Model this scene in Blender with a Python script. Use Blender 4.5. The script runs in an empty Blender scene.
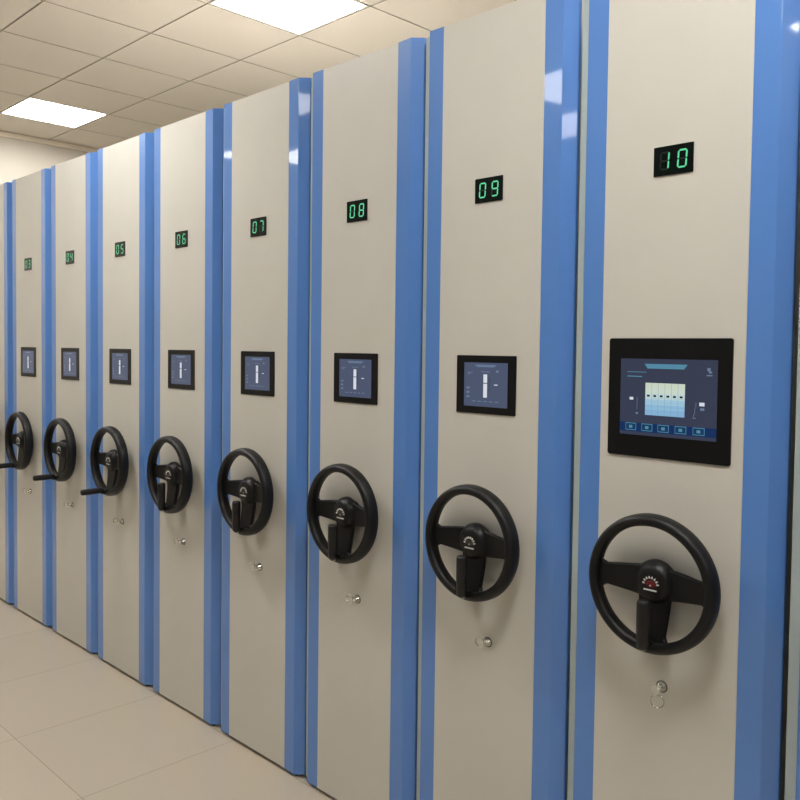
import bpy, bmesh, math
from mathutils import Vector, Matrix
PI = math.pi
scene = bpy.context.scene
COL = scene.collection
F0 = 0.012                      # cabinets stand this far above the floor on their dark wheels/plinth
P = 0.55                        # cabinet pitch

# ------------------------------------------------------------------ materials
def lin(c):
    return tuple(((v/255)/12.92 if v/255 <= 0.04045 else ((v/255+0.055)/1.055)**2.4) for v in c) + (1,)
def mat(name, col, rough=0.5, metal=0.0, coat=0.0, noise=0.0, nscale=6.0, bump=0.0, bscale=200, spec=0.5, emit=None, estr=0.0):
    m = bpy.data.materials.new(name); m.use_nodes = True
    nt = m.node_tree; b = nt.nodes['Principled BSDF']
    c = lin(col)
    b.inputs['Base Color'].default_value = c
    b.inputs['Roughness'].default_value = rough
    b.inputs['Metallic'].default_value = metal
    b.inputs['Coat Weight'].default_value = coat
    b.inputs['Coat Roughness'].default_value = 0.04
    b.inputs['Specular IOR Level'].default_value = spec
    tc = nt.nodes.new('ShaderNodeTexCoord')
    if noise:
        n = nt.nodes.new('ShaderNodeTexNoise'); n.inputs['Scale'].default_value = nscale; n.inputs['Detail'].default_value = 4
        nt.links.new(tc.outputs['Object'], n.inputs['Vector'])
        r = nt.nodes.new('ShaderNodeValToRGB')
        r.color_ramp.elements[0].position = 0.3; r.color_ramp.elements[1].position = 0.7
        r.color_ramp.elements[0].color = tuple(v*(1-noise) for v in c[:3]) + (1,)
        r.color_ramp.elements[1].color = tuple(min(1, v*(1+noise)) for v in c[:3]) + (1,)
        nt.links.new(n.outputs['Fac'], r.inputs['Fac']); nt.links.new(r.outputs['Color'], b.inputs['Base Color'])
    if bump:
        n2 = nt.nodes.new('ShaderNodeTexNoise'); n2.inputs['Scale'].default_value = bscale
        nt.links.new(tc.outputs['Object'], n2.inputs['Vector'])
        bp = nt.nodes.new('ShaderNodeBump'); bp.inputs['Strength'].default_value = bump; bp.inputs['Distance'].default_value = 0.001
        nt.links.new(n2.outputs['Fac'], bp.inputs['Height']); nt.links.new(bp.outputs['Normal'], b.inputs['Normal'])
    if emit:
        b.inputs['Emission Color'].default_value = lin(emit); b.inputs['Emission Strength'].default_value = estr
    return m
M = {}
M['cream'] = mat('cream_powder_coat', (214, 210, 199), 0.42, noise=0.02, nscale=5, bump=0.12, bscale=700, spec=0.35)
M['blue'] = mat('blue_gloss_paint', (95, 142, 213), 0.32, coat=0.85, spec=0.2, noise=0.015, nscale=3)
M['grey_seal'] = mat('grey_seal', (182, 194, 192), 0.4, noise=0.03, nscale=20)
M['carcass'] = mat('carcass_pale', (206, 201, 192), 0.5, noise=0.02)
M['black_gap'] = mat('black_plinth', (18, 18, 20), 0.7, noise=0.1)
M['black_plastic'] = mat('black_plastic', (9, 9, 9), 0.38, noise=0.06, nscale=30, spec=0.4)
M['wheel'] = mat('black_wheel_rubber', (9, 9, 9), 0.45, noise=0.08, nscale=25, bump=0.3, bscale=900, spec=0.4)
M['wheel_hub'] = mat('hub_plastic', (12, 12, 13), 0.45, noise=0.06, nscale=25, spec=0.4)
M['grip'] = mat('grip_plastic', (19, 18, 17), 0.45, noise=0.06, nscale=25)
M['chrome'] = mat('chrome', (200, 198, 190), 0.22, metal=1.0, noise=0.03, nscale=60)
M['lock_shadow_ring'] = mat('lock_shadow_dark', (92, 86, 76), 0.35, metal=0.8, noise=0.04, nscale=60)  # dark tone standing in for shadow around the lock
M['key_metal'] = mat('satin_key_metal', (226, 222, 212), 0.38, metal=0.75, noise=0.03, nscale=60)
M['print_white'] = mat('white_print', (215, 212, 205), 0.5, noise=0.03)
M['print_grey'] = mat('grey_print', (62, 58, 56), 0.5, noise=0.03)
M['print_red'] = mat('red_print', (120, 18, 30), 0.5, noise=0.1, nscale=80)
M['led'] = mat('green_segments', (30, 100, 70), 0.4, noise=0.02, emit=(105, 222, 165), estr=0.8)
M['led_off'] = mat('unlit_segments', (8, 22, 16), 0.4, noise=0.02)
M['led_face'] = mat('display_face', (6, 15, 11), 0.2, noise=0.05)
def ui(name, col, e=0.7):
    return mat(name, (8, 8, 10), 0.16, noise=0.02, spec=0.5, emit=col, estr=e)
M['ui_bg'] = ui('screen_slate', (80, 90, 115), 0.85)
M['ui_lo'] = ui('screen_faint_mark', (112, 130, 158), 0.85)
M['ui_bar'] = ui('screen_white_bar', (222, 226, 235), 0.9)
M['ui_gray'] = ui('screen_grey_bar', (70, 76, 88), 0.8)
M['ui_navy'] = ui('screen_navy', (58, 64, 84), 0.85)
M['ui_band'] = ui('screen_blue_band', (18, 50, 100), 0.8)
M['ui_teal'] = ui('screen_teal', (92, 150, 178), 0.8)
M['ui_btn'] = ui('screen_button', (22, 62, 98), 0.8)
M['ui_black'] = ui('screen_black', (10, 10, 18), 0.5)
for i, c in enumerate([(214, 226, 206), (212, 228, 214), (200, 224, 226), (168, 208, 230), (150, 196, 228), (142, 188, 224)]):
    M['ui_row%d' % i] = ui('screen_chart_row_%d' % i, c, 0.85)
M['ui_line'] = ui('screen_chart_line', (120, 160, 190), 0.8)
M['ceiling'] = mat('ceiling_tile', (224, 217, 206), 0.75, noise=0.015, nscale=3, bump=0.15, bscale=400)
M['ceiling_gap'] = mat('ceiling_joint', (112, 100, 84), 0.8, noise=0.05)
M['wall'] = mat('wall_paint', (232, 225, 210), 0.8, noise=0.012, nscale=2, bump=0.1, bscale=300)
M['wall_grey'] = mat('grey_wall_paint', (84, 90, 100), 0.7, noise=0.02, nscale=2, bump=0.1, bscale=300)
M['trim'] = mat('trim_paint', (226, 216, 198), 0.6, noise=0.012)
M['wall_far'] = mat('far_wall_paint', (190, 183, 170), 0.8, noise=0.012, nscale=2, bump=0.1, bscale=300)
M['lamp'] = mat('lamp_diffuser', (255, 250, 240), 0.5, emit=(255, 253, 250), estr=35.0)
M['lamp_soft'] = mat('lamp_diffuser_dimmed', (255, 250, 240), 0.5, emit=(255, 251, 245), estr=11.0)  # output lowered so the cabinet fronts shade off more towards the floor
M['lamp_frame'] = mat('lamp_frame_white', (235, 232, 225), 0.4, noise=0.01)

# floor: large pale tiles, procedural
def floor_mat():
    m = bpy.data.materials.new('pale_floor_tiles'); m.use_nodes = True
    nt = m.node_tree; b = nt.nodes['Principled BSDF']
    tc = nt.nodes.new('ShaderNodeTexCoord')
    br = nt.nodes.new('ShaderNodeTexBrick'); br.offset = 0
    br.inputs['Scale'].default_value = 1.0; br.inputs['Brick Width'].default_value = 0.6; br.inputs['Row Height'].default_value = 0.6
    br.inputs['Mortar Size'].default_value = 0.002
    br.inputs['Color1'].default_value = lin((196, 184, 165)); br.inputs['Color2'].default_value = lin((192, 180, 161))
    br.inputs['Mortar'].default_value = lin((160, 146, 124))
    nt.links.new(tc.outputs['Object'], br.inputs['Vector'])
    nt.links.new(br.outputs['Color'], b.inputs['Base Color'])
    b.inputs['Roughness'].default_value = 0.3
    return m
M['floor'] = floor_mat()

# ------------------------------------------------------------------ mesh helpers
class MB:
    """collects geometry with several materials into one mesh"""
    def __init__(s): s.bm = bmesh.new(); s.mats = []
    def mi(s, m):
        if m not in s.mats: s.mats.append(m)
        return s.mats.index(m)
    def box(s, x0, x1, y0, y1, z0, z1, m='cream', bev=0.0, seg=2):
        r = bmesh.ops.create_cube(s.bm, size=1.0, matrix=Matrix.Translation(((x0+x1)/2, (y0+y1)/2, (z0+z1)/2)) @ Matrix.Diagonal((x1-x0, y1-y0, z1-z0, 1)))
        vs = r['verts']; fs = set(f for v in vs for f in v.link_faces)
        for f in fs: f.material_index = s.mi(m)
        if bev:
            es = list(set(e for v in vs for e in v.link_edges))
            bmesh.ops.bevel(s.bm, geom=es, offset=bev, segments=seg, affect='EDGES', profile=0.5)
        return s
    def prism(s, pts, z0, z1, m, axis='z', smooth=False):
        """pts outline extruded along z (pts = x,y) or along y (pts = x,z; z0,z1 are y)"""
        def V(p, t): return s.bm.verts.new((p[0], p[1], t) if axis == 'z' else (p[0], t, p[1]))
        a = [V(p, z0) for p in pts]; b = [V(p, z1) for p in pts]; n = len(pts); k = s.mi(m)
        fs = [s.bm.faces.new([a[i], a[(i+1) % n], b[(i+1) % n], b[i]]) for i in range(n)]
        for f in fs: f.smooth = smooth
        fs += [s.bm.faces.new(a[::-1]), s.bm.faces.new(b)]
        for f in fs: f.material_index = k
        return s
    def lathe(s, prof, c, m, axis='y', n=40, smooth=True):
        """prof: (radius, t) along the axis"""
        k = s.mi(m); rings = []
        for r, t in prof:
            ring = []
            for i in range(n):
                a = 2*PI*i/n
                if axis == 'y': p = (c[0]+r*math.cos(a), c[1]+t, c[2]+r*math.sin(a))
                else: p = (c[0]+r*math.cos(a), c[1]+r*math.sin(a), c[2]+t)
                ring.append(s.bm.verts.new(p))
            rings.append(ring)
        for j in range(len(rings)-1):
            for i in range(n):
                f = s.bm.faces.new([rings[j][i], rings[j][(i+1) % n], rings[j+1][(i+1) % n], rings[j+1][i]])
                f.material_index = k; f.smooth = smooth
        for r in (rings[0], rings[-1]):
            f = s.bm.faces.new(r); f.material_index = k
        return s
    def torus(s, c, R, ra, rb, m, n=72, k=14, rot=None, tilt=0.0):
        """ring in the xz plane; ra radial half size, rb axial half size"""
        mi = s.mi(m); rings = []
        for i in range(n):
            a = 2*PI*i/n; ring = []
            for j in range(k):
                b = 2*PI*j/k
                cb, sb = math.cos(b), math.sin(b)
                cb = math.copysign(abs(cb)**0.8, cb); sb = math.copysign(abs(sb)**0.8, sb)
                rr = R+ra*cb+tilt*rb*sb; v = Vector((rr*math.cos(a), rb*sb, rr*math.sin(a)))
                if rot: v = rot @ v
                ring.append(s.bm.verts.new(v+Vector(c)))
            rings.append(ring)
        for i in range(n):
            for j in range(k):
                f = s.bm.faces.new([rings[i][j], rings[(i+1) % n][j], rings[(i+1) % n][(j+1) % k], rings[i][(j+1) % k]])
                f.material_index = mi; f.smooth = True
        return s
    def build(s, name, parent=None, loc=(0, 0, 0)):
        bmesh.ops.recalc_face_normals(s.bm, faces=s.bm.faces)
        me = bpy.data.meshes.new(name); s.bm.to_mesh(me); s.bm.free()
        for m in s.mats: me.materials.append(M[m])
        o = bpy.data.objects.new(name, me); COL.objects.link(o); o.location = loc
        if parent: o.parent = parent
        return o
def empty(name, loc):
    o = bpy.data.objects.new(name, None); COL.objects.link(o); o.location = loc; o.empty_display_size = 0.1
    return o
def tag(o, label, cat, group=None):
    o['label'] = label; o['category'] = cat
    if group: o['group'] = group
    return o
def structure(o): o['kind'] = 'structure'; return o

# ------------------------------------------------------------------ room
X0, X1, Y0, Y1, H = -6.50, 4.70, -4.20, 3.70, 3.3077+F0
structure(MB().box(X0, X1, Y0, Y1, -0.1, 0, 'floor').build('floor'))
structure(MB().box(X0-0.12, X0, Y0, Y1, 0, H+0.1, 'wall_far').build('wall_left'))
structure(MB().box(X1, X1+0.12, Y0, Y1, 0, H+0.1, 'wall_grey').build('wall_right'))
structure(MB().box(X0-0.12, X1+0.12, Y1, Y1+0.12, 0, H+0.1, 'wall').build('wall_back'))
structure(MB().box(X0-0.12, X1+0.12, Y0-0.12, Y0, 0, H+0.1, 'wall_grey').build('wall_front'))
structure(MB().box(X0, X0+0.012, Y0, Y1, 0, 0.08, 'trim').build('baseboard_left'))
structure(MB().box(X0+0.012, X1, Y0, Y0+0.012, 0, 0.08, 'trim').build('baseboard_front'))
structure(MB().box(X0, X0+0.02, Y0, Y1, H-0.045, H-0.004, 'trim').build('trim_1'))
# suspended ceiling: square tiles with open joints, lamps in their own cells
GX, GY, T = -2.3388, 0.5635, 0.60
lamp_cells = [(gx, gy) for gy in (0, -3, -6) for gx in (-6, -1, 4, 9)]       # tile x index right of GX, tile y index above GY
mb = MB()
mb.box(X0, X1, Y0, Y1, H+0.03, H+0.06, 'ceiling_gap')
i0 = math.floor((X0-GX)/T); i1 = math.ceil((X1-GX)/T); j0 = math.floor((Y0-GY)/T); j1 = math.ceil((Y1-GY)/T)
for i in range(i0, i1):
    for j in range(j0, j1):
        if (i, j) in lamp_cells: continue
        a, b = max(GX+i*T, X0)+0.0035, min(GX+(i+1)*T, X1)-0.0035
        c, d = max(GY+j*T, Y0)+0.0035, min(GY+(j+1)*T, Y1)-0.0035
        if b-a < 0.02 or d-c < 0.02: continue
        mb.box(a, b, c, d, H, H+0.03, 'ceiling', bev=0.0015, seg=1)
structure(mb.build('ceiling'))
lamp_labels = [
    'square white ceiling light panel over the far cabinets near the end wall',
    'square white ceiling light panel over the cabinets at the top of the photo',
    'square white ceiling light panel above cabinet 10, out of the frame',
    'square white ceiling light panel behind the tall shelving, right of the frame',
    'square white ceiling light panel close before the far cabinet fronts, out of the frame',
    'square white ceiling light panel close before cabinets 05 and 06, out of the frame',
    'square white ceiling light panel close before cabinet 10, out of the frame',
    'square white ceiling light panel close before the fronts, right of the frame',
    'square white ceiling light panel over the aisle at the far end wall',
    'square white ceiling light panel over the middle of the aisle',
    'square white ceiling light panel over the aisle in front of cabinet 10',
    'square white ceiling light panel over the aisle behind the viewer']
for (i, j), lb in zip(lamp_cells, lamp_labels):
    cx, cy = GX+(i+.5)*T, GY+(j+.5)*T
    e = tag(empty('ceiling_light', (cx, cy, H)), lb, 'ceiling light', 'square ceiling light panels')
    h = 0.2965
    f = MB()
    for (a, b, c, d) in ((-h, h, -h, -h+.014), (-h, h, h-.014, h), (-h, -h+.014, -h+.014, h-.014), (h-.014, h, -h+.014, h-.014)):
        f.box(a, b, c, d, -0.001, 0.028, 'lamp_frame')
    f.build('light_frame', e)
    dm = 'lamp_soft' if j == -6 else 'lamp'
    MB().box(-h+.014, h-.014, -h+.014, h-.014, 0.003, 0.012, dm).build('diffuser', e)

# ------------------------------------------------------------------ cabinet
ZT = 2.4590                    # height of the end panel above the cabinet base
SEG = {'0': 'abcdef', '1': 'bc', '2': 'abged', '3': 'abgcd', '4': 'fgbc', '5': 'afgcd', '6': 'afgedc', '7': 'abc', '8': 'abcdefg', '9': 'abcdfg'}
def digits(txt):
    """seven-segment digits in the xz plane, one mesh"""
    mb = MB(); y0, y1 = -0.0046, -0.0038
    w, h, t = 0.0200, 0.0385, 0.0038
    for ch, cx in zip(txt, (-0.0225, 0.0215)):
        for s in 'abcdefg':
            on = s in SEG[ch]
            m = 'led' if on else 'led_off'
            sl = 0.06
            def hseg(zc):
                g = 0.0028; x0, x1 = cx-w/2+g, cx+w/2-g
                pts = [(x0-t/2, zc), (x0, zc+t/2), (x1, zc+t/2), (x1+t/2, zc), (x1, zc-t/2), (x0, zc-t/2)]
                mb.prism([(x+sl*z, z) for x, z in pts], y0, y1, m, 'y')
            def vseg(xc, z0, z1):
                g = 0.0028; z0 += g; z1 -= g
                pts = [(xc, z0-t/2), (xc+t/2, z0), (xc+t/2, z1), (xc, z1+t/2), (xc-t/2, z1), (xc-t/2, z0)]
                mb.prism([(x+sl*z, z) for x, z in pts], y0, y1, m, 'y')
            if s == 'a': hseg(h/2)
            if s == 'g': hseg(0)
            if s == 'd': hseg(-h/2)
            if s == 'b': vseg(cx+w/2, 0, h/2)
            if s == 'c': vseg(cx+w/2, -h/2, 0)
            if s == 'f': vseg(cx-w/2, 0, h/2)
            if s == 'e': vseg(cx-w/2, -h/2, 0)
    return mb
def rects(mb, x0, z1, W, Hh, y, items):
    """items (u0,v0,u1,v1,material,level) drawn as thin raised pieces on a screen whose top-left is x0,z1"""
    for it in items:
        u0, v0, u1, v1, m = it[:5]; lv = it[5] if len(it) > 5 else 1
        mb.box(x0+u0*W, x0+u1*W, y-0.0003*lv, y, z1-v1*Hh, z1-v0*Hh, m)
def rounded(x0, x1, z0, z1, r, n=5):
    pts = []
    for cx, cz, a0 in ((x1-r, z1-r, 0), (x0+r, z1-r, 90), (x0+r, z0+r, 180), (x1-r, z0+r, 270)):
        for k in range(n+1):
            a = math.radians(a0+90*k/n); pts.append((cx+r*math.cos(a), cz+r*math.sin(a)))
    return pts

def small_screen(parent):
    x0, x1, z0, z1 = -0.1073, 0.1059, 1.3455, 1.5086
    o = MB().prism(rounded(x0, x1, z0, z1, 0.003), -0.0040, -0.001, 'black_plastic', 'y').build('touch_screen', parent)
    W, Hh = x1-x0, z1-z0
    sx, sz, sw, sh = x0+.135*W, z1-.122*Hh, .735*W, .757*Hh
    mb = MB(); y = -0.0044
    mb.box(sx, sx+sw, y, -0.0036, sz-sh, sz, 'ui_bg')
    it = [(.26, .05, .74, .075, 'ui_lo'), (.30, .075, .70, .10, 'ui_lo'),
          (.40, .20, .60, .215, 'ui_lo'), (.455, .265, .54, .455, 'ui_bar'), (.455, .475, .54, .79, 'ui_bar'),
          (.58, .35, .60, .64, 'ui_gray'), (.74, .17, .80, .215, 'ui_lo'), (.70, .485, .78, .505, 'ui_bar'),
          (.08, .22, .20, .235, 'ui_lo'), (.08, .255, .16, .27, 'ui_lo')]
    for k in range(3): it.append((.06, .56+.1*k, .13, .60+.1*k, 'ui_lo'))
    for k in range(5): it.append((.20+.13*k, .87, .28+.13*k, .89, 'ui_lo'))
    rects(mb, sx, sz, sw, sh, y, it)
    mb.build('display_panel', o)
    return o
def large_screen(parent):
    x0, x1, z0, z1 = -0.1561, 0.1535, 1.2738, 1.5565
    o = MB().prism(rounded(x0, x1, z0, z1, 0.006), -0.0050, -0.001, 'black_plastic', 'y').build('touch_screen', parent)
    W, Hh = x1-x0, z1-z0
    sx, sz, sw, sh = x0+.106*W, z1-.172*Hh, .787*W, .645*Hh
    mb = MB(); y = -0.0054
    mb.box(sx, sx+sw, y, -0.0046, sz-sh, sz, 'ui_navy')
    it = [(.0, .84, 1, .955, 'ui_band')]
    for k in range(3): it.append((.265+.012*k, .065+.02*k, .70-.012*k, .085+.02*k, 'ui_teal'))
    it += [(.075, .17, .28, .178, 'ui_teal'), (.075, .225, .235, .237, 'ui_teal')]
    for k in range(6): it.append((.275, .31+.07*k, .685, .38+.07*k, 'ui_row%d' % k, 1))
    for k in range(1, 6): it.append((.275+k*.0683-.001, .31, .275+k*.0683+.001, .73, 'ui_line', 2))
    for k in range(1, 6): it.append((.275, .45+.055*k, .685, .452+.055*k, 'ui_line', 2))
    for k in range(6): it.append((.275+.0683*(k+.5)-.015, .465, .275+.0683*(k+.5)+.013, .49, 'ui_black', 3))
    it += [(.105, .505, .145, .54, 'ui_bar'), (.185, .50, .189, .66, 'ui_lo'), (.175, .70, .20, .725, 'ui_lo'),
           (.83, .53, .88, .575, 'ui_bar'), (.84, .60, .88, .63, 'ui_lo'), (.765, .725, .80, .733, 'ui_lo'),
           (.795, .53, .799, .60, 'ui_lo'), (.785, .60, .789, .68, 'ui_lo'), (.775, .68, .779, .733, 'ui_lo'),
           (.90, .10, .93, .14, 'ui_lo'), (.915, .14, .945, .165, 'ui_lo'), (.895, .185, .95, .20, 'ui_lo')]
    for c in (.125, .30, .472, .65, .83):
        it += [(c-.058, .845, c+.058, .94, 'ui_teal', 2), (c-.053, .853, c+.053, .932, 'ui_btn', 3), (c-.018, .875, c+.018, .912, 'ui_teal', 4)]
    rects(mb, sx, sz, sw, sh, y, it)
    mb.build('display_panel', o)
    MB().lathe([(0.0018, 0), (0.0018, -0.0004)], (0.0, -0.0049, 1.5565-.022), 'ui_black', n=16).build('sensor_dot', o)
    return o

WX, WZ, WR, WY = -0.0030, 0.9905, 0.1622, -0.0560
HY = -0.0355                    # the spokes sit back from the rim
def handwheel(parent, folded, red):
    R = WR-0.0125
    mb = MB().torus((WX, WY, WZ), R-0.0020, 0.0135, 0.0215, 'wheel', tilt=0.09)
    # three broad spokes: left, right, down – dished towards the panel in the middle
    def spoke(ang, w_in, w_out, r0, r1):
        n = 10; k = mb.mi('wheel'); sec = []
        ca, sa = math.cos(ang), math.sin(ang)
        for i in range(n+1):
            t = i/n; r = r0+(r1-r0)*t
            w = w_in+(w_out-w_in)*t
            if t > .8: w += (t-.8)*0.09
            yc = HY+(WY+0.006-HY)*max(0, (t-.25)/.75)**1.5; th = 0.008
            ring = []
            for (dw, dy) in ((-w, 0), (-w*.88, -th), (w*.88, -th), (w, 0), (w*.88, th), (-w*.88, th)):
                ring.append(mb.bm.verts.new((WX+r*ca-dw*sa, yc+dy, WZ+r*sa+dw*ca)))
            sec.append(ring)
        for i in range(n):
            for j in range(6):
                f = mb.bm.faces.new([sec[i][j], sec[i][(j+1) % 6], sec[i+1][(j+1) % 6], sec[i+1][j]]); f.material_index = k
        for s in (sec[0], sec[-1]):
            f = mb.bm.faces.new(s); f.material_index = k
    spoke(math.radians(180), 0.040, 0.0235, 0.012, R-0.002)
    spoke(math.radians(0), 0.040, 0.0235, 0.012, R-0.002)
    spoke(math.radians(-90), 0.044, 0.032, 0.012, R-0.002)
    o = mb.build('handwheel', parent)
    # hub cap
    MB().lathe([(0.052, 0.010), (0.051, -0.004), (0.047, -0.010), (0.040, -0.018), (0.036, -0.0215), (0.020, -0.0230), (0.001, -0.0235)], (WX, HY, WZ), 'wheel_hub', n=48).build('hub_cap', o)
    # emblem printed on the hub
    em = 'print_red' if red else 'print_grey'
    e = MB(); ex, ez, ey = WX+0.001, WZ+0.001, HY-0.0255
    for k in range(8):
        a = math.radians(12+156*k/7); r = 0.0185
        c, s = ex+r*math.cos(a), ez-0.004+r*math.sin(a)
        ta = a-PI/2; dx, dz = math.cos(ta), math.sin(ta); px, pz = -dz, dx
        q = [(c+dx*u*0.0021+px*v*0.0026, s+dz*u*0.0021+pz*v*0.0026) for u, v in ((-1, -1), (1, -1), (.5, 1), (-.5, 1))]
        e.prism(q, ey, ey+0.004, 'print_white', 'y')
    e.box(ex-0.017, ex+0.015, ey, ey+0.004, ez-0.0165, ez-0.0135, 'print_white')
    for k in range(5):
        a = math.radians(20+140*k/4)
        e.lathe([(0.0035, 0.004), (0.0035, 0)], (ex+0.0105*math.cos(a), ey, ez-0.004+0.0085*math.sin(a)), em, n=12)
    e.prism([(ex-0.006, ez-0.008), (ex+0.006, ez-0.008), (ex+0.001, ez+0.004), (ex-0.001, ez+0.004)], ey, ey+0.004, em, 'y')
    e.lathe([(0.0018, 0.004), (0.0018, -0.0004)], (ex, ey, ez-0.004), 'print_white', n=12)
    e.build('emblem', o)
    # shaft and collar to the panel
    MB().lathe([(0.036, 0.035), (0.036, 0.026), (0.026, 0.022), (0.026, 0.008)], (WX, HY, WZ), 'black_plastic', n=32).build('shaft', o)
    # crank grip, hinged on the foot of the lower spoke
    g = MB(); c = (WX+0.002, WY-0.035, WZ-0.143)
    prof = [(0.006, -0.002), (0.0135, 0.004), (0.0145, 0.020), (0.0155, 0.055), (0.0155, 0.100), (0.0150, 0.108), (0.0125, 0.112), (0.004, 0.113)]
    if folded:
        g.lathe(prof, (c[0], c[1], c[2]), 'grip', axis='z', n=24)
    else:
        g.lathe([(r*0.9, -t*0.92) for r, t in prof], (c[0]-0.004, c[1]+0.010, c[2]+0.010), 'grip', axis='y', n=24)
    g.build('crank_handle', o)
    b = MB()
    b.box(c[0]-0.013, c[0]+0.013, WY-0.020, WY-0.006, c[2]-0.010, c[2]+0.014, 'black_plastic', bev=0.003)
    b.lathe([(0.007, 0), (0.007, -0.022), (0.005, -0.026)], (c[0], WY-0.014, c[2]+0.001), 'chrome' if folded else 'black_plastic', n=20)
    b.build('handle_hinge', o)
    return o
def lock(parent, hang):
    lx, lz = (0.002, 0.7365) if hang else (0.022, 0.706)
    o = MB().lathe([(0.0125, 0.001), (0.0125, -0.004), (0.0105, -0.006), (0.0095, -0.014), (0.0075, -0.016)], (lx, 0, lz), 'chrome', n=28).build('lock', parent)
    MB().lathe([(0.0145, 0.001), (0.0145, -0.0025), (0.0126, -0.003)], (lx, 0, lz), 'lock_shadow_ring', n=28).build('lock_shadow_ring', o)  # dark ring added as the shadow line round the lock
    k = MB()
    k.box(lx-0.001, lx+0.001, -0.028, -0.015, lz-0.0035, lz+0.0035, 'chrome')
    k.lathe([(0.0055, -0.002), (0.0062, -0.006), (0.0062, -0.016)], (lx, -0.012, lz), 'key_metal', n=20)
    k.lathe([(0.0095, 0.0012), (0.0102, 0), (0.0095, -0.0012)], (lx, -0.034, lz), 'key_metal', n=24)
    k.build('key', o)
    if hang:
        MB().torus((lx+0.004, -0.030, lz-0.026), 0.0155, 0.0013, 0.0013, 'chrome', n=36, k=8, rot=Matrix.Rotation(0.35, 3, 'Z')).build('key_ring', o)
    else:
        MB().torus((lx-0.004, -0.034, lz+0.008), 0.0115, 0.0013, 0.0013, 'chrome', n=36, k=8, rot=Matrix.Rotation(0.5, 3, 'Z')).build('key_ring', o)
    return o

def make_cabinet(folded, big, hang):
    root = empty('mobile_shelving_cabinet', (0, 0, F0))
    MB().box(-0.234, 0.255, 0.034, 2.70, 0.0, ZT-0.012, 'carcass', bev=0.002).build('cabinet_body', root)
    MB().box(-0.225, 0.235, 0.012, 2.68, -F0, 0.0005, 'black_gap').build('plinth', root)
    MB().box(-0.1800, 0.1805, -0.0015, 0.034, 0.0, ZT, 'cream', bev=0.0012).build('end_panel', root)
    # left flat strip, right cranked strip with its bevelled outer face
    MB().prism([(-0.237, 0.034), (-0.240, 0.030), (-0.240, 0.003), (-0.237, 0.0), (-0.1803, 0.0), (-0.1803, 0.034)], 0.0, ZT+0.001, 'blue').build('trim_strip', root)
    MB().prism([(0.1808, 0.034), (0.1808, -0.001), (0.2375, -0.0038), (0.2392, -0.0034), (0.2400, -0.0027), (0.2672, 0.0234), (0.2675, 0.0265), (0.2675, 0.034)], 0.0, ZT+0.001, 'blue').build('corner_trim', root)
    MB().box(-0.2680, -0.2430, 0.0165, 0.034, 0.002, ZT-0.004, 'grey_seal', bev=0.002).build('rubber_seal', root)
    MB().box(-0.2640, -0.2400, 0.034, 0.060, 0.002, ZT-0.004, 'black_gap').build('seal_channel', root)
    d = MB().prism(rounded(-0.0491, 0.0491, 1.934, 2.0015, 0.0015, 3), -0.0040, -0.001, 'led_face', 'y').build('number_display', root)
    (large_screen if big else small_screen)(root)
    handwheel(root, folded, big)
    lock(root, hang)
    return root
def copy_tree(o, parent=None):
    c = o.copy(); COL.objects.link(c); c.parent = parent
    for ch in list(o.children): copy_tree(ch, c)
    return c

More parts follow.
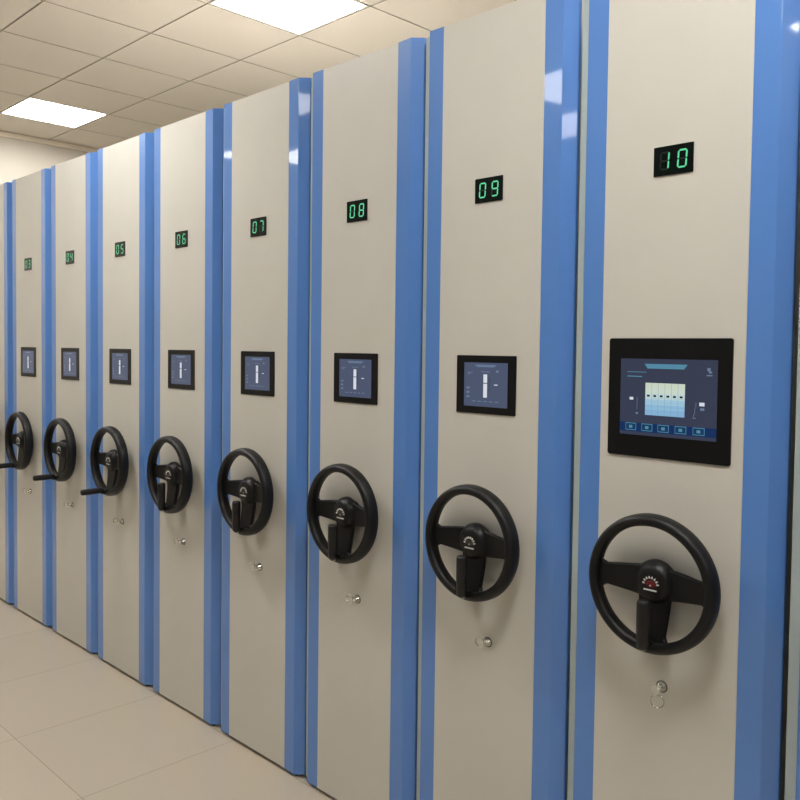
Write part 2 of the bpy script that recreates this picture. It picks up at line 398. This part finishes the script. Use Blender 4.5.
proto_folded = make_cabinet(True, False, False)       # becomes cabinet 09
proto_open = make_cabinet(False, False, False)        # becomes cabinet 05
big = make_cabinet(True, True, True)                  # becomes cabinet 10
units = {10: big, 9: proto_folded, 5: proto_open}
for k in (8, 7, 6): units[k] = copy_tree(proto_folded)
for k in (4, 3, 2): units[k] = copy_tree(proto_open)
units[11] = copy_tree(proto_folded)
look = {
    11: 'shelving cabinet at the right photo edge, only grey seal and blue strip showing',
    10: 'nearest cream and blue shelving cabinet numbered 10, with the large touch screen',
    9: 'cream and blue shelving cabinet with green number 09, second from the right',
    8: 'cream and blue shelving cabinet with green number 08, between 07 and 09',
    7: 'cream and blue shelving cabinet with green number 07, between 06 and 08',
    6: 'cream and blue shelving cabinet with green number 06, between 05 and 07',
    5: 'cream and blue shelving cabinet with green number 05, nearest with crank grip sticking out',
    4: 'cream and blue shelving cabinet with green number 04, crank grip out, between 03 and 05',
    3: 'cream and blue shelving cabinet with green number 03, farthest whose cream front is seen',
    2: 'farthest mobile shelving cabinet, only its blue corner strip showing at the left photo edge'}
for k, root in units.items():
    root.location = ((k-10)*P, 0, F0)
    tag(root, look[k], 'mobile shelving', 'mobile shelving cabinets in a row')
    disp = [c for c in root.children if c.name.startswith('number_display')][0]
    g = digits('%02d' % k).build('digits', disp)
    g.location = (0.001, 0, 1.9678)

# ------------------------------------------------------------------ world (a closed room: only a trace of ambient)
w = bpy.data.worlds.new('World'); scene.world = w; w.use_nodes = True
w.node_tree.nodes['Background'].inputs['Color'].default_value = (1, 0.95, 0.88, 1)
w.node_tree.nodes['Background'].inputs['Strength'].default_value = 0.05

# ------------------------------------------------------------------ camera
cam = bpy.data.cameras.new('camera'); co = bpy.data.objects.new('camera', cam); COL.objects.link(co)
f, yaw, pit, rol = 833.416449, 0.776376446, 0.03630818, 0.01302022
cam.sensor_width = 36; cam.sensor_fit = 'HORIZONTAL'; cam.lens = f/800*36; cam.clip_start = 0.02
cam.shift_x = -16.8115/800; cam.shift_y = -19.9951/800
c, s = math.cos(yaw), math.sin(yaw)
fw = Vector((-s, c, 0)); rt = Vector((c, s, 0)); up = Vector((0, 0, 1))
fw2 = fw*math.cos(pit)-up*math.sin(pit); up2 = up*math.cos(pit)+fw*math.sin(pit)
r3 = rt*math.cos(rol)+up2*math.sin(rol); u3 = up2*math.cos(rol)-rt*math.sin(rol)
m = Matrix((r3, u3, -fw2)).transposed().to_4x4()
m.translation = Vector((0.9409, -1.7955, 1.5223+F0))
co.matrix_world = m
scene.camera = co

scene.view_settings.view_transform = 'Standard'
scene.view_settings.look = 'None'
scene.view_settings.gamma = 1
scene.view_settings.exposure = 0.0
